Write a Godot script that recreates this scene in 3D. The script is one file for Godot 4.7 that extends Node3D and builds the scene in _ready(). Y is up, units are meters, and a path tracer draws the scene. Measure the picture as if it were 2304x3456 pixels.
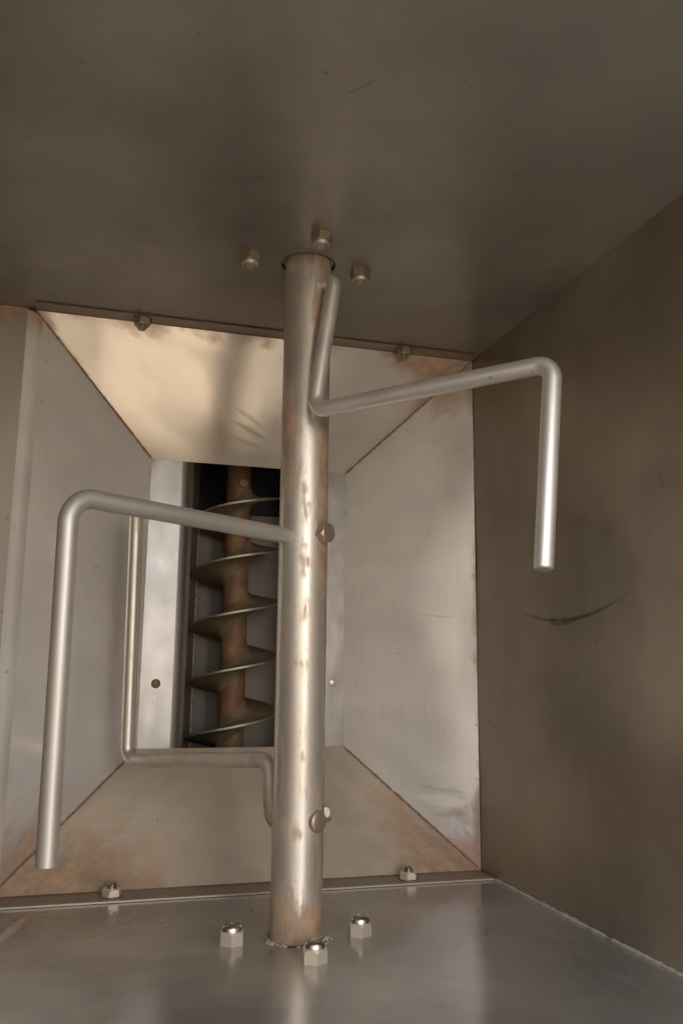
extends Node3D
# The inside of a stainless feed box: an upright agitator shaft with bent rods, a shallow
# funnel in the rear wall and an upright screw conveyor behind its slot. Metres, y up;
# the shaft stands on the origin, the open front faces +z.

const H := 0.5904      # floor to ceiling
const WX := 0.252      # right wall, and half the funnel's width
const WL := 0.330      # left wall, just out of the picture
const ZB := -0.1835    # plane of the rear wall, where the funnel begins
const ZI := -0.271     # plane of the slotted plate at the funnel's inner end
const ZF := 0.80       # open front
const ZC := 0.62       # the ceiling's front edge
const IX := 0.118      # half width of the funnel's inner end
const IY0 := 0.1292
const IY1 := 0.4574
const ROD := 0.0070

var rng := RandomNumberGenerator.new()
var names := {}

# ------------------------------------------------------------------ naming
func numbered(called: String) -> String:
	if not names.has(called):
		names[called] = 0
		return called
	names[called] += 1
	return "%s_%03d" % [called, names[called]]

func tag(o: Node3D, label: String, category := "", group := "") -> Node3D:
	o.set_meta("label", label)
	if category:
		o.set_meta("category", category)
	if group:
		o.set_meta("group", group)
	return o

func thing(called: String, label: String, category: String, at := Vector3.ZERO, group := "") -> Node3D:
	var o := Node3D.new()
	o.name = numbered(called)
	add_child(o, true)
	o.position = at
	tag(o, label, category, group)
	return o

func part(called: String, mesh: Mesh, m: Material, parent: Node3D, at := Transform3D.IDENTITY) -> MeshInstance3D:
	var o := MeshInstance3D.new()
	o.name = called
	o.mesh = mesh
	o.material_override = m
	o.transform = at
	parent.add_child(o, true)
	return o

func struct(called: String, mesh: Mesh, m: Material, label: String) -> MeshInstance3D:
	var o := part(called, mesh, m, self)
	o.set_meta("kind", "structure")
	o.set_meta("label", label)
	return o

# ------------------------------------------------------------------ shapes
func tri(st: SurfaceTool, a: Vector3, b: Vector3, c: Vector3, na: Vector3, nb: Vector3, nc: Vector3, ua := Vector2.ZERO, ub := Vector2.ZERO, uc := Vector2.ZERO) -> void:
	# wound so that the front (clockwise) side looks along the normals
	if (b - a).cross(c - a).dot(na + nb + nc) > 0.0:
		var t := b; b = c; c = t
		var tn := nb; nb = nc; nc = tn
		var tu := ub; ub = uc; uc = tu
	st.set_normal(na); st.set_uv(ua); st.add_vertex(a)
	st.set_normal(nb); st.set_uv(ub); st.add_vertex(b)
	st.set_normal(nc); st.set_uv(uc); st.add_vertex(c)

func quad(st: SurfaceTool, p: Array, n: Array, u: Array) -> void:
	tri(st, p[0], p[1], p[2], n[0], n[1], n[2], u[0], u[1], u[2])
	tri(st, p[0], p[2], p[3], n[0], n[2], n[3], u[0], u[2], u[3])

func flat_quad(st: SurfaceTool, a: Vector3, b: Vector3, c: Vector3, d: Vector3, n: Vector3) -> void:
	quad(st, [a, b, c, d], [n, n, n, n], [Vector2(0, 0), Vector2(1, 0), Vector2(1, 1), Vector2(0, 1)])

func begin() -> SurfaceTool:
	var st := SurfaceTool.new()
	st.begin(Mesh.PRIMITIVE_TRIANGLES)
	return st

# A sheet of metal: corners as seen from inside (top left, top right, bottom right, bottom left),
# slightly buckled as thin sheet is, with a back and edges.
func sheet(tl: Vector3, tr: Vector3, br: Vector3, bl: Vector3, inside: Vector3, thick: float, buckle: float, sd: int, n := 28) -> ArrayMesh:
	var st := begin()
	var nz := FastNoiseLite.new()
	nz.seed = sd
	nz.frequency = 3.2
	nz.fractal_octaves = 2
	var face := (tr - tl).cross(bl - tl).normalized()
	if face.dot(inside) < 0.0:
		face = -face
	var pts := []
	for j in n + 1:
		var row := PackedVector3Array()
		for i in n + 1:
			var u := float(i) / n
			var v := float(j) / n
			var p := tl.lerp(tr, u).lerp(bl.lerp(br, u), v)
			var edge := sin(PI * u) * sin(PI * v)
			p += face * buckle * nz.get_noise_3dv(p * 1.6) * minf(1.0, edge * 3.0)
			row.append(p)
		pts.append(row)
	var nor := []
	for j in n + 1:
		var row := PackedVector3Array()
		for i in n + 1:
			var dx: Vector3 = pts[j][mini(i + 1, n)] - pts[j][maxi(i - 1, 0)]
			var dy: Vector3 = pts[mini(j + 1, n)][i] - pts[maxi(j - 1, 0)][i]
			var m := dx.cross(dy).normalized()
			row.append(m if m.dot(face) > 0.0 else -m)
		nor.append(row)
	for j in n:
		for i in n:
			var uv := [Vector2(i, j) / n, Vector2(i + 1, j) / n, Vector2(i + 1, j + 1) / n, Vector2(i, j + 1) / n]
			quad(st, [pts[j][i], pts[j][i + 1], pts[j + 1][i + 1], pts[j + 1][i]], [nor[j][i], nor[j][i + 1], nor[j + 1][i + 1], nor[j + 1][i]], uv)
	var b := -face * thick
	flat_quad(st, tl + b, tr + b, br + b, bl + b, -face)
	var c := [tl, tr, br, bl]
	var mid := (tl + tr + br + bl) / 4.0
	for k in 4:
		var p: Vector3 = c[k]
		var q: Vector3 = c[(k + 1) % 4]
		var out := (q - p).cross(face).normalized()
		if out.dot((p + q) / 2.0 - mid) < 0.0:
			out = -out
		flat_quad(st, p, q, q + b, p + b, out)
	return st.commit()

# The ceiling: a flat sheet with a round hole for the shaft, seen from below.
func holed_ceiling(y: float, r: float, half: float, x0: float, x1: float, z0: float, z1: float, thick: float) -> ArrayMesh:
	var st := begin()
	var dn := Vector3.DOWN
	var uv := func(p: Vector3) -> Vector2: return Vector2((p.x - x0) / (x1 - x0), (z1 - p.z) / (z1 - z0))
	var put := func(a: Vector3, b: Vector3, c: Vector3, d: Vector3) -> void:
		quad(st, [a, b, c, d], [dn, dn, dn, dn], [uv.call(a), uv.call(b), uv.call(c), uv.call(d)])
	var n := 64
	for i in n:
		var p := []
		for k in [i, i + 1]:
			var a: float = TAU * k / n + PI / 4
			var s := Vector3(cos(a), 0, sin(a))
			var sq := s * half / maxf(absf(s.x), absf(s.z))
			p.append([s * r + Vector3(0, y, 0), sq + Vector3(0, y, 0), -s])
		put.call(p[0][0], p[0][1], p[1][1], p[1][0])
		var up := Vector3(0, thick, 0)
		quad(st, [p[0][0], p[1][0], p[1][0] + up, p[0][0] + up], [p[0][2], p[1][2], p[1][2], p[0][2]], [Vector2(.5, .5), Vector2(.5, .5), Vector2(.5, .5), Vector2(.5, .5)])
	for q in [[x0, x1, z0, -half], [x0, x1, half, z1], [x0, -half, -half, half], [half, x1, -half, half]]:
		put.call(Vector3(q[0], y, q[2]), Vector3(q[1], y, q[2]), Vector3(q[1], y, q[3]), Vector3(q[0], y, q[3]))
	var t := y + thick
	flat_quad(st, Vector3(x0, t, z0), Vector3(x1, t, z0), Vector3(x1, t, z1), Vector3(x0, t, z1), Vector3.UP)
	flat_quad(st, Vector3(x0, y, z1), Vector3(x1, y, z1), Vector3(x1, t, z1), Vector3(x0, t, z1), Vector3.BACK)
	return st.commit()

# A lathe about y: profile of (radius, height); doubled points make hard edges.
func lathe(profile: Array, n := 48) -> ArrayMesh:
	var st := begin()
	for k in profile.size() - 1:
		var a: Vector2 = profile[k]
		var b: Vector2 = profile[k + 1]
		if a.is_equal_approx(b):
			continue
		var d := b - a
		var nn := Vector2(d.y, -d.x).normalized()
		var na := nn
		var nb := nn
		if k > 0 and not a.is_equal_approx(profile[k - 1]):
			var e: Vector2 = a - profile[k - 1]
			var ne := Vector2(e.y, -e.x).normalized()
			if ne.dot(nn) > 0.75:
				na = (nn + ne).normalized()
		if k + 2 < profile.size() and not b.is_equal_approx(profile[k + 2]):
			var e: Vector2 = profile[k + 2] - b
			var ne := Vector2(e.y, -e.x).normalized()
			if ne.dot(nn) > 0.75:
				nb = (nn + ne).normalized()
		var lo: float = profile[0].y
		var hi: float = profile[0].y
		for q in profile:
			lo = minf(lo, q.y)
			hi = maxf(hi, q.y)
		for i in n:
			var c0 := Vector3(cos(TAU * i / n), 0, sin(TAU * i / n))
			var c1 := Vector3(cos(TAU * (i + 1) / n), 0, sin(TAU * (i + 1) / n))
			var up := Vector3.UP
			var va := (hi - a.y) / maxf(hi - lo, 1e-6)
			var vb := (hi - b.y) / maxf(hi - lo, 1e-6)
			quad(st, [c0 * a.x + up * a.y, c1 * a.x + up * a.y, c1 * b.x + up * b.y, c0 * b.x + up * b.y],
				[c0 * na.x + up * na.y, c1 * na.x + up * na.y, c1 * nb.x + up * nb.y, c0 * nb.x + up * nb.y],
				[Vector2(float(i) / n, va), Vector2(float(i + 1) / n, va), Vector2(float(i + 1) / n, vb), Vector2(float(i) / n, vb)])
	return st.commit()

# A hexagon with the rounded corners that a lathe cuts on a nut's end; across = across the flats.
func hex_body(across: float, high: float, cut_top: bool, cut_bottom := false) -> ArrayMesh:
	var st := begin()
	var n := 72
	var ap := across / 2.0
	var rc := ap * 0.97
	var ring := func(i: int) -> Array:
		var th := TAU * i / n
		var m := fposmod(th, PI / 3) - PI / 6
		var r := ap / cos(m)
		var drop := maxf(0.0, r - rc) * 1.7
		var s := Vector3(cos(th), 0, sin(th))
		var fa := floorf(th / (PI / 3)) * PI / 3 + PI / 6
		return [s * r + Vector3(0, drop if cut_bottom else 0.0, 0), s * r + Vector3(0, high - (drop if cut_top else 0.0), 0), s * rc * 0.985 + Vector3(0, high, 0), s * rc * 0.985, Vector3(cos(fa), 0, sin(fa)), s]
	for i in n:
		var a: Array = ring.call(i)
		var b: Array = ring.call(i + 1)
		var fn: Vector3 = a[4]
		var z := Vector2(.5, .5)
		quad(st, [a[0], b[0], b[1], a[1]], [fn, fn, fn, fn], [z, z, z, z])
		var tn: Vector3 = (a[5] * 0.8 + Vector3.UP * 0.6).normalized()
		var tn2: Vector3 = (b[5] * 0.8 + Vector3.UP * 0.6).normalized()
		quad(st, [a[1], b[1], b[2], a[2]], [tn, tn2, tn2, tn], [z, z, z, z])
		tri(st, a[2], b[2], Vector3(0, high, 0), Vector3.UP, Vector3.UP, Vector3.UP)
		quad(st, [a[0], b[0], b[3], a[3]], [Vector3.DOWN, Vector3.DOWN, Vector3.DOWN, Vector3.DOWN], [z, z, z, z])
		tri(st, a[3], b[3], Vector3.ZERO, Vector3.DOWN, Vector3.DOWN, Vector3.DOWN)
	return st.commit()

# A round bar along a bent line; each inner point has a bend radius.
func bent_bar(pts: Array, bends: Array, r: float, n := 28) -> ArrayMesh:
	var line: Array[Vector3] = [pts[0]]
	for k in range(1, pts.size() - 1):
		var p: Vector3 = pts[k]
		var d0: Vector3 = (pts[k - 1] - p).normalized()
		var d1: Vector3 = (pts[k + 1] - p).normalized()
		var half := d0.angle_to(d1) / 2.0
		var t: float = bends[k - 1] / tan(half)
		var a := p + d0 * t
		var b := p + d1 * t
		var center: Vector3 = p + (d0 + d1).normalized() * (bends[k - 1] / sin(half))
		for s in 15:
			var f := s / 14.0
			line.append(center + (a - center).slerp(b - center, f))
	line.append(pts[-1])
	var st := begin()
	var side := (line[1] - line[0]).normalized().cross(Vector3(0.31, 0.2, 0.93)).normalized()
	var rings := []
	var run := 0.0
	var total := 0.0
	for k in line.size() - 1:
		total += line[k].distance_to(line[k + 1])
	for k in line.size():
		var dir: Vector3 = (line[mini(k + 1, line.size() - 1)] - line[maxi(k - 1, 0)]).normalized()
		side = (side - dir * side.dot(dir)).normalized()
		var up := dir.cross(side)
		if k > 0:
			run += line[k].distance_to(line[k - 1])
		var ring := []
		for i in n + 1:
			var a := TAU * i / n
			var nn := side * cos(a) + up * sin(a)
			ring.append([line[k] + nn * r, nn, Vector2(float(i) / n, run / total)])
		rings.append([ring, dir, line[k]])
	for k in rings.size() - 1:
		for i in n:
			var a: Array = rings[k][0][i]
			var b: Array = rings[k][0][i + 1]
			var c: Array = rings[k + 1][0][i + 1]
			var d: Array = rings[k + 1][0][i]
			quad(st, [a[0], b[0], c[0], d[0]], [a[1], b[1], c[1], d[1]], [a[2], b[2], c[2], d[2]])
	for e in [[rings[0], -1.0], [rings[-1], 1.0]]:      # ends with a small chamfer
		var dir: Vector3 = e[0][1] * e[1]
		var mid: Vector3 = e[0][2] + dir * r * 0.16
		for i in n:
			var a: Array = e[0][0][i]
			var b: Array = e[0][0][i + 1]
			var a2: Vector3 = mid + a[1] * r * 0.82
			var b2: Vector3 = mid + b[1] * r * 0.82
			var na: Vector3 = (a[1] + dir).normalized()
			var nb: Vector3 = (b[1] + dir).normalized()
			quad(st, [a[0], b[0], b2, a2], [na, nb, nb, na], [a[2], b[2], b[2], a[2]])
			tri(st, a2, b2, mid, dir, dir, dir, a[2], b[2], a[2])
	return st.commit()

# A bead of weld or crud: a bumpy, uneven tube along a line.
func bead(a: Vector3, b: Vector3, r: float, rough: float, sd: int, steps := 90) -> ArrayMesh:
	var st := begin()
	var nz := FastNoiseLite.new()
	nz.seed = sd
	nz.frequency = 1.0
	nz.fractal_octaves = 3
	var dir := (b - a).normalized()
	var s := dir.cross(Vector3(0.2, 0.9, 0.4)).normalized()
	var u := dir.cross(s)
	var rings := []
	for k in steps + 1:
		var f := float(k) / steps
		var w := r * (1.0 + rough * nz.get_noise_2d(f * steps * 0.45, 0.0) * 2.0)
		if k == 0 or k == steps:
			w *= 0.05
		var c := a.lerp(b, f) + s * r * rough * nz.get_noise_2d(f * steps * 0.3, 9.0)
		var ring := []
		for i in 9:
			var nn := s * cos(TAU * i / 8) + u * sin(TAU * i / 8)
			ring.append([c + nn * maxf(w, r * 0.1), nn])
		rings.append(ring)
	for k in steps:
		for i in 8:
			var p: Array = rings[k][i]
			var q: Array = rings[k][i + 1]
			var t: Array = rings[k + 1][i + 1]
			var v: Array = rings[k + 1][i]
			var z := Vector2.ZERO
			quad(st, [p[0], q[0], t[0], v[0]], [p[1], q[1], t[1], v[1]], [z, z, z, z])
	return st.commit()

func block(size: Vector3, at: Vector3, chamfer := 0.0) -> ArrayMesh:
	var st := begin()
	var h := size / 2.0
	var c := chamfer
	for ax in 3:
		for sg in [-1.0, 1.0]:
			var n := Vector3.ZERO
			n[ax] = sg
			var b := (ax + 1) % 3
			var d := (ax + 2) % 3
			var p := []
			for k in [[-1, -1], [1, -1], [1, 1], [-1, 1]]:
				var q := Vector3.ZERO
				q[ax] = sg * h[ax]
				q[b] = k[0] * (h[b] - c)
				q[d] = k[1] * (h[d] - c)
				p.append(q + at)
			flat_quad(st, p[0], p[1], p[2], p[3], n)
	if c > 0.0:
		for ax in 3:
			var b := (ax + 1) % 3
			var d := (ax + 2) % 3
			for s in [[-1, -1], [1, -1], [1, 1], [-1, 1]]:
				var p := []
				for k in [[-1, 0], [1, 0], [1, 1], [-1, 1]]:
					var q := Vector3.ZERO
					q[ax] = k[0] * (h[ax] - c)
					q[b] = s[0] * (h[b] - (c if k[1] else 0.0))
					q[d] = s[1] * (h[d] - (0.0 if k[1] else c))
					p.append(q + at)
				var n := Vector3.ZERO
				n[b] = s[0]
				n[d] = s[1]
				flat_quad(st, p[0], p[1], p[2], p[3], n.normalized())
	return st.commit()

# The conveyor's blade: a right-handed ribbon of sheet steel wound about y.
func helix(radii: Array, thicks: Array, y0: float, y1: float, pitch: float, phase: float) -> ArrayMesh:
	var st := begin()
	var per := 44
	var n := int((y1 - y0) / pitch * per)
	var at := func(e: int, k: int) -> Array:
		var th: float = phase + TAU * e / per
		var s := Vector3(sin(th), 0, cos(th))        # seen from the front a right-handed thread climbs to the right
		var along := Vector3(cos(th), 0, -sin(th))
		var r: float = radii[k]
		var kk := maxi(k, 1)
		var flare: float = (thicks[kk - 1] - thicks[kk]) / (radii[kk] - radii[kk - 1])
		var up := (Vector3.UP - along * pitch / (TAU * r) + s * flare).normalized()
		var dn := (Vector3.DOWN + along * pitch / (TAU * r) + s * flare).normalized()
		var c := s * r + Vector3.UP * (y0 + pitch * e / per)
		return [c + Vector3.UP * thicks[k], c - Vector3.UP * thicks[k], up, dn, s, Vector2(e * 0.08, float(k) / (radii.size() - 1))]
	for e in n:
		for k in radii.size() - 1:
			var a: Array = at.call(e, k)
			var b: Array = at.call(e, k + 1)
			var c: Array = at.call(e + 1, k + 1)
			var d: Array = at.call(e + 1, k)
			quad(st, [a[0], b[0], c[0], d[0]], [a[2], b[2], c[2], d[2]], [a[5], b[5], c[5], d[5]])
			quad(st, [a[1], b[1], c[1], d[1]], [a[3], b[3], c[3], d[3]], [a[5], b[5], c[5], d[5]])
		var p: Array = at.call(e, radii.size() - 1)
		var q: Array = at.call(e + 1, radii.size() - 1)
		quad(st, [p[0], q[0], q[1], p[1]], [p[4], q[4], q[4], p[4]], [p[5], q[5], q[5], p[5]])
	return st.commit()

# ------------------------------------------------------------------ materials
func noise(sd: int, f: float, oct := 3) -> FastNoiseLite:
	var n := FastNoiseLite.new()
	n.seed = sd
	n.frequency = f
	n.fractal_octaves = oct
	return n

func srgb(r: float, g: float, b: float) -> Color:
	return Color(r, g, b).linear_to_srgb()

const RUST := Color(0.35, 0.20, 0.11)

# Brushed stainless sheet with its own stains. w, h: size in metres; grain: 0 brushed across, 1 brushed upright.
# rust: func(u, v) giving how rusty a spot tends to be, below zero painted light (about 0 to 1); marks: scratches as
# [u0, v0, u1, v1, sag, half width, lightness]; lightness under 0 darkens.
func plate(sd: int, w: float, h: float, base: Color, rough: float, metal: float, grain: int, rust: Callable, marks := [], mottling := 0.16, px := 448, rust_rough := 0.72, pits := 0.0) -> StandardMaterial3D:
	var pw := px if w >= h else int(px * w / h)
	var ph := px if h >= w else int(px * h / w)
	var col := Image.create(pw, ph, false, Image.FORMAT_RGB8)
	var orm := Image.create(pw, ph, false, Image.FORMAT_RGB8)
	var cloud := noise(sd, 5.0, 3)
	var blot := noise(sd + 1, 26.0, 4)
	var fine := noise(sd + 2, 95.0, 3)
	var brush := noise(sd + 3, 1.0, 2)
	var streak := minf(900.0, 0.35 * px / maxf(w, h))
	for j in ph:
		for i in pw:
			var u := (i + 0.5) / pw
			var v := (j + 0.5) / ph
			var x := u * w
			var y := v * h
			var c := cloud.get_noise_2d(x, y)
			var b := blot.get_noise_2d(x, y)
			var f := fine.get_noise_2d(x, y)
			var s := brush.get_noise_2d(x * 9.0, y * streak) if grain == 0 else brush.get_noise_2d(x * streak, y * 9.0)
			var k := 1.0 + mottling * (c * 0.9 + b * 0.25) + 0.035 * s
			var cc := Color(base.r * k, base.g * k * (1.0 + 0.02 * c), base.b * k * (1.0 - 0.05 * b))
			var r: float = rust.call(u, v)
			var m := smoothstep(0.30, 1.0, r + c * 0.30 + b * 0.40 + f * 0.14) * smoothstep(0.0, 0.3, r)
			cc = cc.lerp(Color(0.56, 0.57, 0.53), clampf(-r, 0.0, 1.0))      # painted light: paler where the value is negative
			var rc := RUST * (1.0 + 0.5 * b + 0.35 * f)
			cc = cc.lerp(rc, m * 0.78)
			var ro := rough + 0.07 * c + 0.03 * b + 0.008 * s
			var speck := smoothstep(0.66, 0.76, fine.get_noise_2d(x * 0.9 + 3.1, y * 0.9))
			cc = cc.lerp(Color(0.07, 0.055, 0.045), speck * 0.5)
			ro = lerpf(ro, rust_rough, m)
			if pits > 0.0:
				var pit := smoothstep(0.18, 0.5, fine.get_noise_2d(x * 2.6, y * 1.7 + 7.0)) * smoothstep(-0.1, 0.35, blot.get_noise_2d(x * 0.8 + 5.0, y * 0.5))
				cc = cc.lerp(Color(0.17, 0.125, 0.085), pit * pits)
				ro = lerpf(ro, 0.6, pit * pits)
			col.set_pixel(i, j, cc.clamp(Color.BLACK, Color.WHITE).linear_to_srgb())
			orm.set_pixel(i, j, Color(0, clampf(ro, 0.05, 1.0), clampf(metal * (1.0 - 0.75 * m), 0, 1)))
	for q in marks:
		var n := 160
		for t in n:
			var f := float(t) / (n - 1)
			var u := lerpf(q[0], q[2], f)
			var v: float = lerpf(q[1], q[3], f) + q[4] * 4.0 * f * (1.0 - f)
			var thick: float = q[5] * sin(PI * clampf(f, 0.03, 0.97)) * (1.0 + 0.6 * brush.get_noise_2d(f * 60.0, q[0] * 50.0))
			for dj in range(-4, 5):
				for di in range(-4, 5):
					var i := int(u * pw) + di
					var j := int(v * ph) + dj
					if i < 0 or j < 0 or i >= pw or j >= ph:
						continue
					var d := Vector2((i + 0.5) / pw * w - u * w, (j + 0.5) / ph * h - v * h).length()
					var a := clampf(1.0 - d / maxf(thick, 1e-5), 0.0, 1.0)
					if a > 0.0:
						var to := Color(0.85, 0.8, 0.72) if q[6] > 0.0 else Color(0.05, 0.04, 0.03)
						col.set_pixel(i, j, col.get_pixel(i, j).lerp(to.linear_to_srgb(), a * absf(q[6]) * 0.35))
	var m := StandardMaterial3D.new()
	m.albedo_texture = ImageTexture.create_from_image(col)
	var t := ImageTexture.create_from_image(orm)
	m.roughness = 1.0
	m.roughness_texture = t
	m.roughness_texture_channel = BaseMaterial3D.TEXTURE_CHANNEL_GREEN
	m.metallic = 1.0
	m.metallic_texture = t
	m.metallic_texture_channel = BaseMaterial3D.TEXTURE_CHANNEL_BLUE
	return m

func steel(base: Color, rough: float, metal := 1.0) -> StandardMaterial3D:
	var m := StandardMaterial3D.new()
	m.albedo_color = base.linear_to_srgb()
	m.roughness = rough
	m.metallic = metal
	return m

# how far a spot lies inside a soft blob
func blob(u: float, v: float, cu: float, cv: float, ru: float, rv: float) -> float:
	var d := Vector2((u - cu) / ru, (v - cv) / rv).length()
	return clampf(1.15 - d, 0.0, 1.0)

# ------------------------------------------------------------------ small hardware
func lock_nut(label: String, group: String, at: Vector3, down: bool, turn: float, nutm: Material, ringm: Material, boltm: Material) -> Node3D:
	var t := thing("lock_nut", label, "nut", at, group)
	part("nut_body", hex_body(0.0178, 0.0104, true), nutm, t)
	part("collar", lathe([Vector2(0.0082, 0.0095), Vector2(0.0081, 0.0122), Vector2(0.0076, 0.0136), Vector2(0.0066, 0.0144), Vector2(0.0057, 0.0142), Vector2(0.0051, 0.0120)], 40), ringm, t)
	part("bolt_end", lathe([Vector2(0.0047, 0.0085), Vector2(0.0047, 0.0138), Vector2(0.0047, 0.0138), Vector2(0.0038, 0.0146), Vector2(0.0038, 0.0146), Vector2(0.0, 0.0146)], 32), boltm, t)
	t.rotation = Vector3(PI if down else 0.0, turn, 0)
	if down:
		t.scale = Vector3(0.94, 0.80, 0.94)
	return t

func plain_nut(label: String, group: String, at: Vector3, down: bool, turn: float, nutm: Material, washm: Material, boltm: Material) -> Node3D:
	var t := thing("hex_nut", label, "nut", at, group)
	part("washer", lathe([Vector2(0.0102, 0.0), Vector2(0.0102, 0.0011), Vector2(0.0102, 0.0011), Vector2(0.0, 0.0011)], 40), washm, t)
	part("nut_body", hex_body(0.0165, 0.0072, true), nutm, t, Transform3D(Basis(), Vector3(0, 0.0011, 0)))
	var prof := [Vector2(0.0050, 0.0075)]
	for k in 4:                                      # threads of the bolt's end
		prof.append(Vector2(0.0050, 0.0086 + k * 0.0011))
		prof.append(Vector2(0.0043, 0.00915 + k * 0.0011))
	prof.append(Vector2(0.0036, 0.0132))
	prof.append(Vector2(0.0036, 0.0132))
	prof.append(Vector2(0.0, 0.0132))
	part("bolt_end", lathe(prof, 32), boltm, t)
	t.rotation = Vector3(PI if down else 0.0, turn, 0)
	return t

# ------------------------------------------------------------------ the scene
func _ready() -> void:
	rng.seed = 7
	# camera
	var cam := Camera3D.new()
	cam.name = "camera"
	cam.fov = 61.2085
	cam.near = 0.02
	cam.far = 30.0
	cam.position = Vector3(-0.1787, 0.2153, 0.7373)
	cam.rotation = Vector3(0.1822, -0.2820, 0.0110)
	add_child(cam)
	cam.current = true

	# sky, seen only by the metal through the open front
	var env := Environment.new()
	env.background_mode = Environment.BG_SKY
	var sky := Sky.new()
	var sm := ProceduralSkyMaterial.new()
	sm.sky_top_color = Color(0.62, 0.68, 0.76)
	sm.sky_horizon_color = Color(0.88, 0.84, 0.79)
	sm.ground_bottom_color = Color(0.48, 0.45, 0.40)
	sm.ground_horizon_color = Color(0.63, 0.585, 0.52)
	sm.sun_angle_max = 1.0
	sky.sky_material = sm
	env.sky = sky
	env.background_energy_multiplier = 2.3
	env.tonemap_mode = Environment.TONE_MAPPER_LINEAR
	env.tonemap_exposure = 2.5
	env.sdfgi_enabled = true
	env.ssao_enabled = true
	env.ssil_enabled = true
	var we := WorldEnvironment.new()
	we.name = "environment"
	we.environment = env
	add_child(we)

	# a veiled sun stands high before the open front: the floor mirrors it up onto the funnel's top panel
	var sun := DirectionalLight3D.new()
	sun.name = "sun"
	sun.light_energy = 0.11
	sun.light_color = Color(1.0, 0.95, 0.87)
	sun.light_angular_distance = 24.0
	sun.shadow_enabled = true
	sun.rotation_degrees = Vector3(-47, 15, 0)
	add_child(sun)

	# the bright gap of daylight in front of the box
	var gap := AreaLight3D.new()
	gap.name = "daylight_gap"
	gap.area_size = Vector2(0.26, 0.40)
	gap.light_energy = 0.115
	gap.area_normalize_energy = true
	gap.area_range = 6.0
	gap.light_color = Color(1.0, 0.955, 0.90)
	gap.shadow_enabled = true
	add_child(gap)
	gap.look_at_from_position(Vector3(0.18, 0.36, 1.55), Vector3(0.0, 0.30, 0.0))

	# ---------------------------------------------------------------- materials
	var none := func(_u: float, _v: float) -> float: return 0.0
	var scratches := func(n: int, long: float, wide: float, strong: float) -> Array:
		var out := []
		for k in n:
			var u := rng.randf_range(0.02, 0.98)
			var v := rng.randf_range(0.02, 0.98)
			var a := rng.randf_range(0.0, TAU)
			var l := long * rng.randf_range(0.3, 1.0)
			out.append([u, v, u + cos(a) * l, v + sin(a) * l, l * rng.randf_range(-0.1, 0.1), wide * rng.randf_range(0.6, 1.2), strong * rng.randf_range(0.4, 1.0) * (1.0 if rng.randf() < 0.7 else -1.0)])
		return out
	var m_floor := plate(11, WL + WX, ZF + 0.46, Color(0.50, 0.475, 0.45), 0.21, 0.6, 0,  # negative blob lightens the right side: painted reflected light
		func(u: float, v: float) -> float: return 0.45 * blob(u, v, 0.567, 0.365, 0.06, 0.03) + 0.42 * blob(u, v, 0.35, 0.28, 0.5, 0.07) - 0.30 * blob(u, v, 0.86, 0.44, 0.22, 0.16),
		[[0.203, 0.262, 0.160, 0.340, 0.0, 0.007, 0.6], [0.931, 0.30, 0.919, 0.60, 0.0, 0.005, 0.35], [0.885, 0.32, 0.87, 0.60, 0.0, 0.004, 0.2]] + scratches.call(40, 0.10, 0.0010, 0.35), 0.42, 900)
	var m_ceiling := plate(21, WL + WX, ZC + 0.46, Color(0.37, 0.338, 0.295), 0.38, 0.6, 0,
		func(u: float, v: float) -> float: return -0.75 * blob(u, v, 0.95, 0.20, 0.42, 0.24), scratches.call(36, 0.12, 0.0012, 0.20), 0.30, 768)  # negative blob paints the light falling on the front right corner
	var m_right := plate(31, ZF + 0.46, H, Color(0.39, 0.335, 0.27), 0.38, 0.75, 1,
		func(u: float, v: float) -> float: return 0.30 * blob(u, v, 0.0, 0.95, 0.1, 0.3),
		[[0.292, 0.5180, 0.4680, 0.5080, 0.035, 0.0024, -1.5], [0.345, 0.5500, 0.390, 0.5490, 0.004, 0.0012, -1.0]] + scratches.call(36, 0.10, 0.0011, 0.22), 0.30, 1024)
	var m_left := plate(41, ZF + 0.46, H, Color(0.42, 0.365, 0.30), 0.38, 0.75, 1,
		func(u: float, v: float) -> float: return 0.9 * blob(u, v, 0.78, 1.0, 0.16, 0.18) + 0.8 * blob(u, v, 0.76, 0.0, 0.12, 0.10))
	var m_strip_wall := plate(45, 0.08, H, Color(0.34, 0.295, 0.245), 0.5, 0.4, 1,
		func(u: float, v: float) -> float: return 1.0 * clampf(1.0 - v / 0.09, 0, 1) + 1.0 * blob(u, v, 1.0, 1.0, 1.0, 0.15), [], 0.2)
	var m_bend := plate(46, 0.16, H, Color(0.58, 0.53, 0.47), 0.6, 0.25, 1,
		func(_u: float, v: float) -> float: return 0.9 * clampf(1.0 - v / 0.07, 0, 1) + 0.9 * clampf((v - 0.86) / 0.14, 0, 1), [], 0.2)
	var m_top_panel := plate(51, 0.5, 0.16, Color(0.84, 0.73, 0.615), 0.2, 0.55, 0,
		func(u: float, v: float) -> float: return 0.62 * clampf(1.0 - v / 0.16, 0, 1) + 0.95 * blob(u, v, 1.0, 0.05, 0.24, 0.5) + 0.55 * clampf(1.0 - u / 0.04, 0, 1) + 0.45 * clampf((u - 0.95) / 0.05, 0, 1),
		[[0.40, 0.52, 0.54, 0.70, 0.0, 0.0040, -0.07], [0.39, 0.63, 0.56, 0.79, 0.0, 0.0050, -0.09], [0.38, 0.76, 0.56, 0.86, 0.0, 0.0040, -0.06]], 0.12, 448, 0.225)
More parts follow.
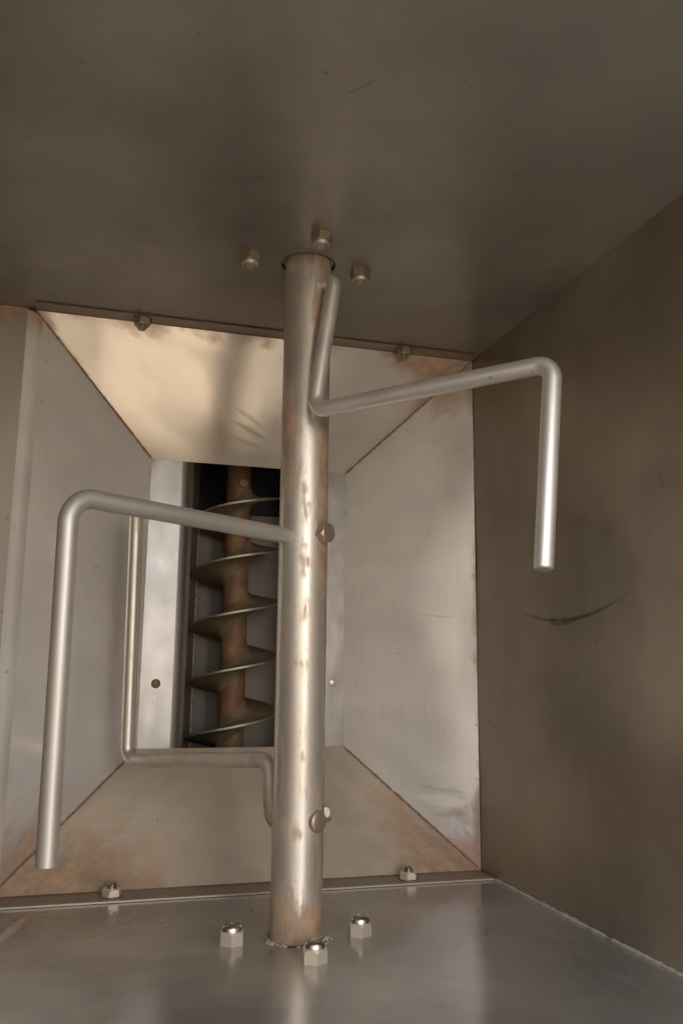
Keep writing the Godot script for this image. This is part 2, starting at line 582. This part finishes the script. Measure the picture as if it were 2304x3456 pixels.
	var m_left_panel := plate(61, 0.16, H, Color(0.88, 0.825, 0.77), 0.21, 0.42, 1,
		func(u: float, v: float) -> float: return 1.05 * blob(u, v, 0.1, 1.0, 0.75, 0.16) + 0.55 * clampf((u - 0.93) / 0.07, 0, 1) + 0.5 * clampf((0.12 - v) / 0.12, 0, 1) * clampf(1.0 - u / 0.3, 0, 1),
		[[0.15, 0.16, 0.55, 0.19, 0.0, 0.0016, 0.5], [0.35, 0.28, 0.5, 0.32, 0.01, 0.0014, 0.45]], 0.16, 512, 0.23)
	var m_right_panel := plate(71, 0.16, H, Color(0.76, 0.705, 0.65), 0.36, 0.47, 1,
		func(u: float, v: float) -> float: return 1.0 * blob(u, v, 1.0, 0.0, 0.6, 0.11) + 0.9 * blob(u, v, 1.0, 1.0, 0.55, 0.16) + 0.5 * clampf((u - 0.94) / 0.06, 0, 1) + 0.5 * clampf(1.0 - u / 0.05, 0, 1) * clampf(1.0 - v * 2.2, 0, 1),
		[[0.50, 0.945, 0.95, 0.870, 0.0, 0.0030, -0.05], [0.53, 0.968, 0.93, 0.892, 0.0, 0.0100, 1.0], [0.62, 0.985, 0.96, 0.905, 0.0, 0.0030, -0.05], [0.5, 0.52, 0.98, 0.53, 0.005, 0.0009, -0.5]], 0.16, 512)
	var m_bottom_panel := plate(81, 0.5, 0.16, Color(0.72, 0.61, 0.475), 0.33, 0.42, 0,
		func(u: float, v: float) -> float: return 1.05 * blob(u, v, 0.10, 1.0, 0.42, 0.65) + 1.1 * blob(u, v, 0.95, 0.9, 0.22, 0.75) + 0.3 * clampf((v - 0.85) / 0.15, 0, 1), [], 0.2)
	var m_flange := plate(91, 0.5, 0.034, Color(0.40, 0.34, 0.27), 0.45, 0.6, 0,
		func(u: float, v: float) -> float: return 0.38 + 0.3 * blob(u, v, 0.0, 0.5, 0.3, 1.0) + 0.3 * blob(u, v, 1.0, 0.5, 0.25, 1.0), [], 0.2)
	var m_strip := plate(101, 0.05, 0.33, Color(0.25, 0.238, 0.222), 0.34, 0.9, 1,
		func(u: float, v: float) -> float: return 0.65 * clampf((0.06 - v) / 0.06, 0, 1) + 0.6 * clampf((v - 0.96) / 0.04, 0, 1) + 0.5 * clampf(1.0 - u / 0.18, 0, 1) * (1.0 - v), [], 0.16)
	var stain := noise(700, 1.0, 4)
	var m_shaft := plate(111, 0.135, H, Color(0.62, 0.555, 0.475), 0.36, 0.62, 1,
		func(u: float, v: float) -> float:
			var a := u * TAU                       # angle from +x towards +z
			var s := 0.0
			s += 0.85 * clampf((v - 0.91) / 0.09, 0, 1) + 0.9 * clampf((0.06 - v) / 0.06, 0, 1)
			s += 1.2 * blob(a, v, 0.75, 0.40, 0.55, 0.20) + 1.2 * blob(a, v, 0.55, 0.93, 0.55, 0.20)
			s += 0.8 * blob(a, v, 1.25, 0.12, 0.45, 0.18) + 0.65 * blob(a, v, 2.55, 0.31, 0.5, 0.14)
			s += 0.6 * blob(a, v, 2.5, 0.79, 0.5, 0.08) + 0.9 * blob(a, v, 0.3, 0.62, 0.4, 0.25)
			s += 0.45 * (stain.get_noise_2d(u * 9.0, v * 5.0) + 0.45) + 0.25 * stain.get_noise_2d(u * 30.0, v * 26.0 + 40.0)
			return s, [], 0.25, 768, 0.72, 0.16)
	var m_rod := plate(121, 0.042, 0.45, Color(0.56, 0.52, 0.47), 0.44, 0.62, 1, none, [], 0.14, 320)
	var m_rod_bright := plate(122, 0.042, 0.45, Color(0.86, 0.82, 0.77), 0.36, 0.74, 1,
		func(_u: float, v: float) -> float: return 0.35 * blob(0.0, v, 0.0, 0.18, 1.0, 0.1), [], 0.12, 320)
	var m_rod_dull := plate(123, 0.042, 0.45, Color(0.64, 0.58, 0.50), 0.42, 0.7, 1,
		func(_u: float, v: float) -> float: return 0.32 + 0.2 * blob(0.0, v, 0.0, 0.0, 1.0, 0.25), [], 0.2, 320)
	var m_nut := plate(131, 0.05, 0.05, Color(0.86, 0.76, 0.64), 0.36, 0.6, 0, none, [], 0.1, 64)
	var m_collar := steel(Color(0.60, 0.58, 0.55), 0.20)
	var m_bolt := steel(Color(0.48, 0.46, 0.43), 0.3)
	var m_nut_dull := steel(Color(0.46, 0.39, 0.30), 0.42, 0.8)
	var m_washer := steel(Color(0.26, 0.15, 0.08), 0.6, 0.4)
	var m_edge := steel(Color(0.56, 0.50, 0.42), 0.5, 0.5)
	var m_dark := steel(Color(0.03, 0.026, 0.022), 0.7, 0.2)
	var m_nut_shaded_brown := steel(Color(0.30, 0.215, 0.14), 0.5, 0.6)  # tarnish brown, darkened further for the shade on the hex sides
	var m_collar_dull := steel(Color(0.52, 0.47, 0.40), 0.5, 0.7)
	var m_head := steel(Color(0.50, 0.395, 0.31), 0.42, 0.7)
	var m_seam_shadow := steel(Color(0.10, 0.075, 0.05), 0.7, 0.2)
	var m_crud := steel(Color(0.55, 0.50, 0.43), 0.75, 0.0)
	var m_weld := steel(Color(0.33, 0.20, 0.11), 0.6, 0.6)
	var m_blade := plate(141, 0.4, 0.05, Color(0.235, 0.175, 0.10), 0.6, 0.25, 0,
		func(_u: float, v: float) -> float: return 0.55 * clampf(1.0 - v * 2.2, 0, 1), [], 0.3, 320)
	var m_core := plate(142, 0.1, 0.45, Color(0.235, 0.12, 0.065), 0.6, 0.2, 1,
		func(_u: float, v: float) -> float: return 0.42 * blob(0.0, v, 0.0, 0.6, 1.0, 0.5) + 0.16, [], 0.3, 320)
	var m_screw_bolt := steel(Color(0.26, 0.22, 0.17), 0.6, 0.4)
	var m_rim := steel(Color(0.42, 0.38, 0.30), 0.45, 0.7)
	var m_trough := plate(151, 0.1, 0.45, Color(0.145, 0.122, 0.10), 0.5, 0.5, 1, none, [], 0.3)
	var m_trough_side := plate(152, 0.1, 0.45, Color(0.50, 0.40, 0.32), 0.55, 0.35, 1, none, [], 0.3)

	# ---------------------------------------------------------------- the box
	var t := 0.003
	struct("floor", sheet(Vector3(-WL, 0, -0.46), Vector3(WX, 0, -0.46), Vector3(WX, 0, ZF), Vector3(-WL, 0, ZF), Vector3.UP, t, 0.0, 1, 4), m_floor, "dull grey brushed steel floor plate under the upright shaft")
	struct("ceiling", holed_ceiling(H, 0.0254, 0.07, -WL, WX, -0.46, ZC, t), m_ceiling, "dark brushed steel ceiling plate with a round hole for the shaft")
	struct("wall_right", sheet(Vector3(WX, H, -0.46), Vector3(WX, H, ZF), Vector3(WX, -t, ZF), Vector3(WX, -t, -0.46), Vector3.LEFT, t, 0.0012, 3), m_right, "dark steel right wall with a curved scratch")
	struct("wall_left", sheet(Vector3(-WL, H, ZF), Vector3(-WL, H, -0.46), Vector3(-WL, -t, -0.46), Vector3(-WL, -t, ZF), Vector3.RIGHT, t, 0.001, 4), m_left, "steel left wall beside the funnel")
	struct("wall_rear_strip", sheet(Vector3(-WL, H - 0.0004, ZB), Vector3(-0.2590, H - 0.0004, ZB), Vector3(-0.2590, 0.0024, ZB), Vector3(-WL, 0.0024, ZB), Vector3.BACK, 0.002, 0.0005, 12, 16), m_strip_wall, "flat strip of the rear wall left of the funnel")
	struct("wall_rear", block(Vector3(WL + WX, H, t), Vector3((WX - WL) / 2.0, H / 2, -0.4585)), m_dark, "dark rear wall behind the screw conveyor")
	# the shaft's bearing over the ceiling closes the hole
	var bh := thing("bearing_housing", "dark round bearing seat above the ceiling hole around the shaft top", "bearing", Vector3(0, H + t, 0))
	part("hole_shade_ring", lathe([Vector2(0.0253, -0.0027), Vector2(0.0246, -0.0027), Vector2(0.0246, -0.0027), Vector2(0.0246, 0.004), Vector2(0.0246, 0.004), Vector2(0.0253, 0.004), Vector2(0.0253, 0.004), Vector2(0.0253, -0.0027)], 64), m_dark, bh)  # dark ring added so the inner wall of the hole looks shaded
	part("bearing_cup", lathe([Vector2(0.034, 0.0), Vector2(0.034, 0.02), Vector2(0.034, 0.02), Vector2(0.0, 0.02), Vector2(0.0, 0.0185), Vector2(0.0325, 0.0185), Vector2(0.0325, 0.0185), Vector2(0.0325, 0.0)], 48), m_dark, bh)

	# ---------------------------------------------------------------- the funnel in the rear wall
	var fu := thing("inlet_funnel", "shallow four sided steel funnel with rusty edges set in the rear wall", "funnel", Vector3.ZERO)
	var o := [Vector3(-WX + 0.001, H - 0.0022, ZB), Vector3(WX - 0.001, H - 0.0022, ZB), Vector3(WX - 0.001, 0.0035, ZB), Vector3(-WX + 0.001, 0.0035, ZB)]
	var i := [Vector3(-IX, IY1, ZI), Vector3(IX, IY1, ZI), Vector3(IX, IY0, ZI), Vector3(-IX, IY0, ZI)]
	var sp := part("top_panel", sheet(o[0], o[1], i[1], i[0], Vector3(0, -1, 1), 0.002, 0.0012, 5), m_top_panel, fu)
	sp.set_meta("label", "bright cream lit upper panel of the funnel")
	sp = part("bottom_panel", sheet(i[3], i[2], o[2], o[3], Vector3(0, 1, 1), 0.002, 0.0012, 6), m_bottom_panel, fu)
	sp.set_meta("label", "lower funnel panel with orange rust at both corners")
	part("left_panel", sheet(o[0].lerp(i[0], 0.057), i[0], i[3], o[3].lerp(i[3], 0.057), Vector3(1, 0, 1), 0.002, 0.0020, 7), m_left_panel, fu)
	# the soft bend where the left panel leaves the rear wall
	var bs := begin()
	var cols := []
	for q in 9:
		var f := q / 8.0
		var p0 := Vector3(-0.2590, 0, ZB)
		var p1 := Vector3(-0.2510, 0, ZB)
		var p2 := Vector3(-0.2434, 0, ZB - 0.0050)
		var p := p0.lerp(p1, f).lerp(p1.lerp(p2, f), f)
		var a := lerpf(0.0, 0.582, smoothstep(0.0, 1.0, f))
		var inset := maxf(0.0, (ZB - p.z) / (ZB - ZI)) 
		cols.append([p, Vector3(sin(a), 0, cos(a)), lerpf(H - 0.0022, IY1, inset), lerpf(0.0035, IY0, inset), f])
	for q in 8:
		var a: Array = cols[q]
		var b: Array = cols[q + 1]
		for j in 24:
			var f0 := j / 24.0
			var f1 := (j + 1) / 24.0
			quad(bs, [Vector3(a[0].x, lerpf(a[2], a[3], f0), a[0].z), Vector3(b[0].x, lerpf(b[2], b[3], f0), b[0].z), Vector3(b[0].x, lerpf(b[2], b[3], f1), b[0].z), Vector3(a[0].x, lerpf(a[2], a[3], f1), a[0].z)],
				[a[1], b[1], b[1], a[1]], [Vector2(a[4] * 0.12, f0), Vector2(b[4] * 0.12, f0), Vector2(b[4] * 0.12, f1), Vector2(a[4] * 0.12, f1)])
	part("rounded_bend", bs.commit(), m_bend, fu)
	# the right panel's picture runs from the slot outwards, as the rust does
	part("right_panel", sheet(i[1], o[1], o[2], i[2], Vector3(-1, 0, 1), 0.002, 0.0020, 8), m_right_panel, fu)
	part("bottom_flange", sheet(Vector3(-WL + .001, 0.0022, ZB - 0.004), Vector3(WX - .001, 0.0022, ZB - 0.004), Vector3(WX - .001, 0.0022, -0.149), Vector3(-WL + .001, 0.0022, -0.149), Vector3.UP, 0.0020, 0.0, 9, 4), m_flange, fu)
	part("flange_edge", block(Vector3(WL + WX - 0.004, 0.0019, 0.0010), Vector3((WX - WL) / 2.0, 0.0012, -0.1484), 0.0003), m_edge, fu)
	part("top_flange", sheet(Vector3(-WX + .001, H - 0.0012, -0.1628), Vector3(WX - .001, H - 0.0012, -0.1628), Vector3(WX - .001, H - 0.0012, ZB - 0.003), Vector3(-WX + .001, H - 0.0012, ZB - 0.003), Vector3.DOWN, 0.0010, 0.0, 10, 4), m_flange, fu)
	part("seam_shadow_line", bead(Vector3(-WX + 0.001, H - 0.0007, -0.1622), Vector3(WX - 0.001, H - 0.0007, -0.1622), 0.0008, 0.3, 47, 120), m_seam_shadow, fu)  # dark bead standing in for the shadow at the flange seam
	for k in 4:
		part("weld_seam", bead(o[k] + Vector3(0, 0, 0.001), i[k] + Vector3(0, 0, 0.001), 0.0011, 0.5, 20 + k, 70), m_weld, fu)
	var dent := noise(321, 1.0, 3)
	# the plate with the slot at the funnel's inner end: two upright strips, their inner edges rolled back
	for sd in [-1.0, 1.0]:
		var st := begin()
		var prof := [Vector2(-IX - 0.004, ZI), Vector2(-0.0825, ZI)]
		for q in 9:
			var a: float = 0.75 * q / 8.0
			prof.append(Vector2(-0.0825 + 0.0213 * sin(a), ZI - 0.0213 + 0.0213 * cos(a)))
		prof.append(Vector2(-0.068, ZI - 0.018))
		for q in prof.size() - 1:
			var pa: Vector2 = prof[q]
			var pb: Vector2 = prof[q + 1]
			var na := Vector3(0, 0, 1)
			var nb := Vector3(0, 0, 1)
			if q >= 1:
				var ang := 0.75 * clampf((q - 1) / 8.0, 0, 1)
				var ang2 := 0.75 * clampf(q / 8.0, 0, 1)
				na = Vector3(-sd * sin(ang), 0, cos(ang))
				nb = Vector3(-sd * sin(ang2), 0, cos(ang2))
			var y0 := IY0 - 0.006
			var y1 := IY1 + 0.006
			var ua := (pa.x + IX) / 0.05
			var ub := (pb.x + IX) / 0.05
			var nx := 8 if q == 0 else 1
			for k in nx:
				for j in 40:
					var p := []
					var nn := []
					var uu := []
					for e in [[k, j], [k + 1, j], [k + 1, j + 1], [k, j + 1]]:
						var f := float(e[0]) / nx
						var g: float = e[1] / 40.0
						var pp := pa.lerp(pb, f)
						var pos := Vector3(-sd * pp.x, lerpf(y1, y0, g), pp.y)
						var nrm := na.lerp(nb, f)
						nrm += 0.035 * Vector3(dent.get_noise_2d(pos.x * 45.0, pos.y * 22.0), dent.get_noise_2d(pos.x * 45.0 + 50.0, pos.y * 22.0), 0.0)
						p.append(pos)
						nn.append(nrm.normalized())
						uu.append(Vector2(lerpf(ua, ub, f), g))
					quad(st, p, nn, uu)
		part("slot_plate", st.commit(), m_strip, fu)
	var rv := part("rivet", lathe([Vector2(0.0052, 0.0), Vector2(0.0050, 0.0012), Vector2(0.0036, 0.0022), Vector2(0.0016, 0.0026), Vector2(0.0, 0.0027)], 28), m_washer, fu, Transform3D(Basis(Vector3.RIGHT, PI / 2), Vector3(-0.1009, 0.1997, ZI)))
	rv.set_meta("label", "rusty brown rivet head left of the slot")
	rv = part("rivet", lathe([Vector2(0.0050, 0.0), Vector2(0.0048, 0.0016), Vector2(0.0030, 0.0026), Vector2(0.0, 0.0030)], 28), m_nut, fu, Transform3D(Basis(Vector3.RIGHT, PI / 2), Vector3(0.1045, 0.2026, ZI)))
	rv.set_meta("label", "bright rivet head right of the slot")

	# ---------------------------------------------------------------- conveyor trough and screw
	var tr := thing("conveyor_trough", "dark steel trough behind the slot holding the rusty screw", "trough", Vector3.ZERO)
	var ty0 := 0.06
	var ty1 := 0.56
	part("trough_side", sheet(Vector3(-0.081, ty1, ZI - 0.017), Vector3(-0.043, ty1, -0.425), Vector3(-0.043, ty0, -0.425), Vector3(-0.081, ty0, ZI - 0.017), Vector3(1, 0, 0.3), 0.002, 0.0006, 30, 10), m_trough_side, tr)
	part("trough_side", sheet(Vector3(0.079, ty1, ZI - 0.018), Vector3(0.075, ty1, -0.425), Vector3(0.075, ty0, -0.425), Vector3(0.079, ty0, ZI - 0.018), Vector3(-1, 0, 0.1), 0.002, 0.0006, 32, 10), m_trough_side, tr)
	part("weld_seam", bead(Vector3(-0.0423, ty0, -0.4235), Vector3(-0.0423, 0.43, -0.4235), 0.0010, 0.7, 33, 120), m_crud, tr)
	part("trough_back", sheet(Vector3(-0.043, 0.425, -0.425), Vector3(0.075, 0.425, -0.425), Vector3(0.075, ty0, -0.425), Vector3(-0.043, ty0, -0.425), Vector3.BACK, 0.002, 0.0015, 31, 14), m_trough, tr)  # stops short: the near-black wall above it stands in for shade
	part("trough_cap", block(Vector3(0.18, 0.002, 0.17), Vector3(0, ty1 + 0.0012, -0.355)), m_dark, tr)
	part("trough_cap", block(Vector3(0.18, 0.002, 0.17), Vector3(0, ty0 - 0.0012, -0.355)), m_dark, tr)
	var sc := thing("screw_conveyor", "upright rusty brown auger screw seen through the slot", "auger", Vector3(0, ty0, -0.36))
	part("screw_core", lathe([Vector2(0.0155, 0.0), Vector2(0.0155, ty1 - ty0)], 40), m_core, sc)
	var phase := -TAU * (0.2860 - ty0) / 0.0676
	part("screw_blade", helix([0.0155, 0.0195, 0.027, 0.0545], [0.0150, 0.0072, 0.0030, 0.0014], 0.0, 0.374, 0.0676, phase), m_blade, sc)
	part("blade_rim", helix([0.0543, 0.0562], [0.0015, 0.0012], 0.0, 0.374, 0.0676, phase), m_rim, sc)
	part("screw_bolt", hex_body(0.0110, 0.004, true), m_screw_bolt, sc, Transform3D(Basis(Vector3.RIGHT, PI / 2), Vector3(0.003, 0.392, 0.0145)))

	# ---------------------------------------------------------------- the agitator
	var ag := thing("agitator", "upright steel shaft with three bent rods standing in the middle", "agitator", Vector3.ZERO)
	part("shaft", lathe([Vector2(0.0208, 0.0006), Vector2(0.0215, 0.002), Vector2(0.0215, 0.002), Vector2(0.0215, H + 0.012)], 72), m_shaft, ag)
	var a1 := part("paddle_rod", bent_bar([Vector3(-0.008, 0.3305, 0.0052), Vector3(-0.1955, 0.3325, 0.1255), Vector3(-0.1942, 0.0912, 0.1255)], [0.019], ROD), m_rod, ag)
	a1.set_meta("label", "long front rod bent down at the left")
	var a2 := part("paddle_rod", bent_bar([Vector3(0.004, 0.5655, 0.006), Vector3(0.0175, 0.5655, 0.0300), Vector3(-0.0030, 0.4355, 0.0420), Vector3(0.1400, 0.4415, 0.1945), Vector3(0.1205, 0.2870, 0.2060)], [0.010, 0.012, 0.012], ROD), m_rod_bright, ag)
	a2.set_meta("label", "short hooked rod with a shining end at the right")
	var a3 := part("paddle_rod", bent_bar([Vector3(-0.003, 0.0865, -0.008), Vector3(-0.0125, 0.0865, -0.0440), Vector3(-0.0165, 0.1375, -0.0465), Vector3(-0.1320, 0.1245, -0.1900), Vector3(-0.1360, 0.3750, -0.1850)], [0.010, 0.011, 0.014], ROD), m_rod_dull, ag)
	a3.set_meta("label", "dull hooked rod bent upwards behind the shaft")
	var az := 0.68
	var dirv := Vector3(sin(az), 0, cos(az))
	var face := func(d: Vector3, p: Vector3, spin := 0.0) -> Transform3D:
		var x := Vector3.UP.cross(d).normalized()
		return Transform3D(Basis(x, d, x.cross(d)), p) * Transform3D(Basis(Vector3.UP, spin), Vector3.ZERO)
	var b1 := part("hex_bolt", hex_body(0.0168, 0.0072, true), m_head, ag, face.call(dirv, dirv * 0.0212 + Vector3(0, 0.3338, 0), 0.2))
	b1.set_meta("label", "hex bolt head on the right of the shaft at mid height")
	var d2 := Vector3(sin(0.59), 0, cos(0.59))
	part("dome_bolt", lathe([Vector2(0.0088, -0.002), Vector2(0.0088, 0.0018), Vector2(0.0083, 0.0028), Vector2(0.0070, 0.0035), Vector2(0.0040, 0.0040), Vector2(0.0, 0.0041)], 36), m_head, ag, face.call(d2, d2 * 0.0212 + Vector3(0, 0.0942, 0)))
	var d3 := Vector3(sin(1.25), 0.10, cos(1.25)).normalized()
	part("side_bolt", hex_body(0.0135, 0.0050, true), m_collar_dull, ag, face.call(d3, d3 * 0.0225 + Vector3(0, 0.0972, 0), 0.4))

	# ---------------------------------------------------------------- nuts and bolts
	lock_nut("bright lock nut on the floor left of the shaft foot", "lock nuts round the shaft foot", Vector3(-0.0525, 0, -0.0005), false, 0.354, m_nut, m_collar, m_bolt)
	lock_nut("bright lock nut on the floor in front of the shaft foot", "lock nuts round the shaft foot", Vector3(0.0010, 0, 0.0570), false, 0.475, m_nut, m_collar, m_bolt)
	lock_nut("bright lock nut on the floor right of the shaft foot", "lock nuts round the shaft foot", Vector3(0.0545, 0, 0.0010), false, 0.426, m_nut, m_collar, m_bolt)
	lock_nut("tarnished nut with painted shade under the ceiling left of the shaft top", "nuts round the shaft top", Vector3(-0.0560, H, 0.0050), true, 0.3, m_nut_shaded_brown, m_collar_dull, m_collar_dull)
	lock_nut("tarnished nut with painted shade under the ceiling in front of the shaft top", "nuts round the shaft top", Vector3(-0.0035, H, 0.0600), true, 0.1, m_nut_shaded_brown, m_collar_dull, m_collar_dull)
	lock_nut("tarnished nut with painted shade under the ceiling right of the shaft top", "nuts round the shaft top", Vector3(0.0500, H, 0.0030), true, 0.55, m_nut_shaded_brown, m_collar_dull, m_collar_dull)
	plain_nut("hex nut on the lower funnel flange at the left, threads showing", "nuts on the funnel flanges", Vector3(-0.1408, 0.0022, -0.1640), false, 0.25, m_nut, m_washer, m_bolt)
	plain_nut("hex nut on the lower funnel flange at the right", "nuts on the funnel flanges", Vector3(0.1596, 0.0022, -0.1640), false, 0.05, m_nut, m_washer, m_bolt)
	plain_nut("nut with a rusty ring under the upper funnel flange at the left", "nuts on the funnel flanges", Vector3(-0.1415, H - 0.0012, -0.1735), true, 0.3, m_nut_dull, m_washer, m_nut_dull)
	plain_nut("nut under the upper funnel flange at the right", "nuts on the funnel flanges", Vector3(0.1585, H - 0.0012, -0.1710), true, 0.1, m_nut_dull, m_washer, m_nut_dull)

	# ---------------------------------------------------------------- crud and weld lines
	var wl := part("weld_line", bead(Vector3(WX - 0.001, 0.0008, -0.149), Vector3(WX - 0.001, 0.0008, ZF), 0.0014, 0.8, 44, 340), m_crud, self)
	tag(wl, "pale crusty weld line where floor and right wall meet", "weld")
	var cr := begin()
	for k in 64:
		var a := rng.randf_range(0.0, TAU)
		var rr := 0.0215 + absf(rng.randfn(0.0, 0.0022))
		var s := rng.randf_range(0.0004, 0.0013)
		var p := Vector3(cos(a) * rr, s * 0.4, sin(a) * rr)
		var bm := bead(p, p + Vector3(-sin(a), rng.randf_range(-0.1, 0.3), cos(a)) * s * rng.randf_range(2.0, 5.0), s, 0.7, 60 + k, 8)
		cr.append_from(bm, 0, Transform3D.IDENTITY)
	for k in 7:                                      # curled shavings behind the front nut
		var c := Vector3(0.0150 + rng.randf_range(0.0, 0.010), 0.0022, 0.022 + rng.randf_range(-0.010, 0.010))
		var pts := []
		var tilt := rng.randf_range(-0.8, 0.8)
		var a0 := rng.randf_range(0.0, TAU)
		for q in 6:
			var a := a0 + q * 0.7
			pts.append(c + Vector3(cos(a) * 0.0045, maxf(sin(a) * 0.0038 * cos(tilt), -0.0012), sin(a) * 0.0045 * sin(tilt)))
		cr.append_from(bent_bar(pts, [0.002, 0.002, 0.002, 0.002], 0.00032, 6), 0, Transform3D.IDENTITY)
	var crud := part("crumbs", cr.commit(), m_crud, self)
	tag(crud, "pale crumbs and shavings round the foot of the shaft", "crumbs")
	crud.set_meta("kind", "stuff")
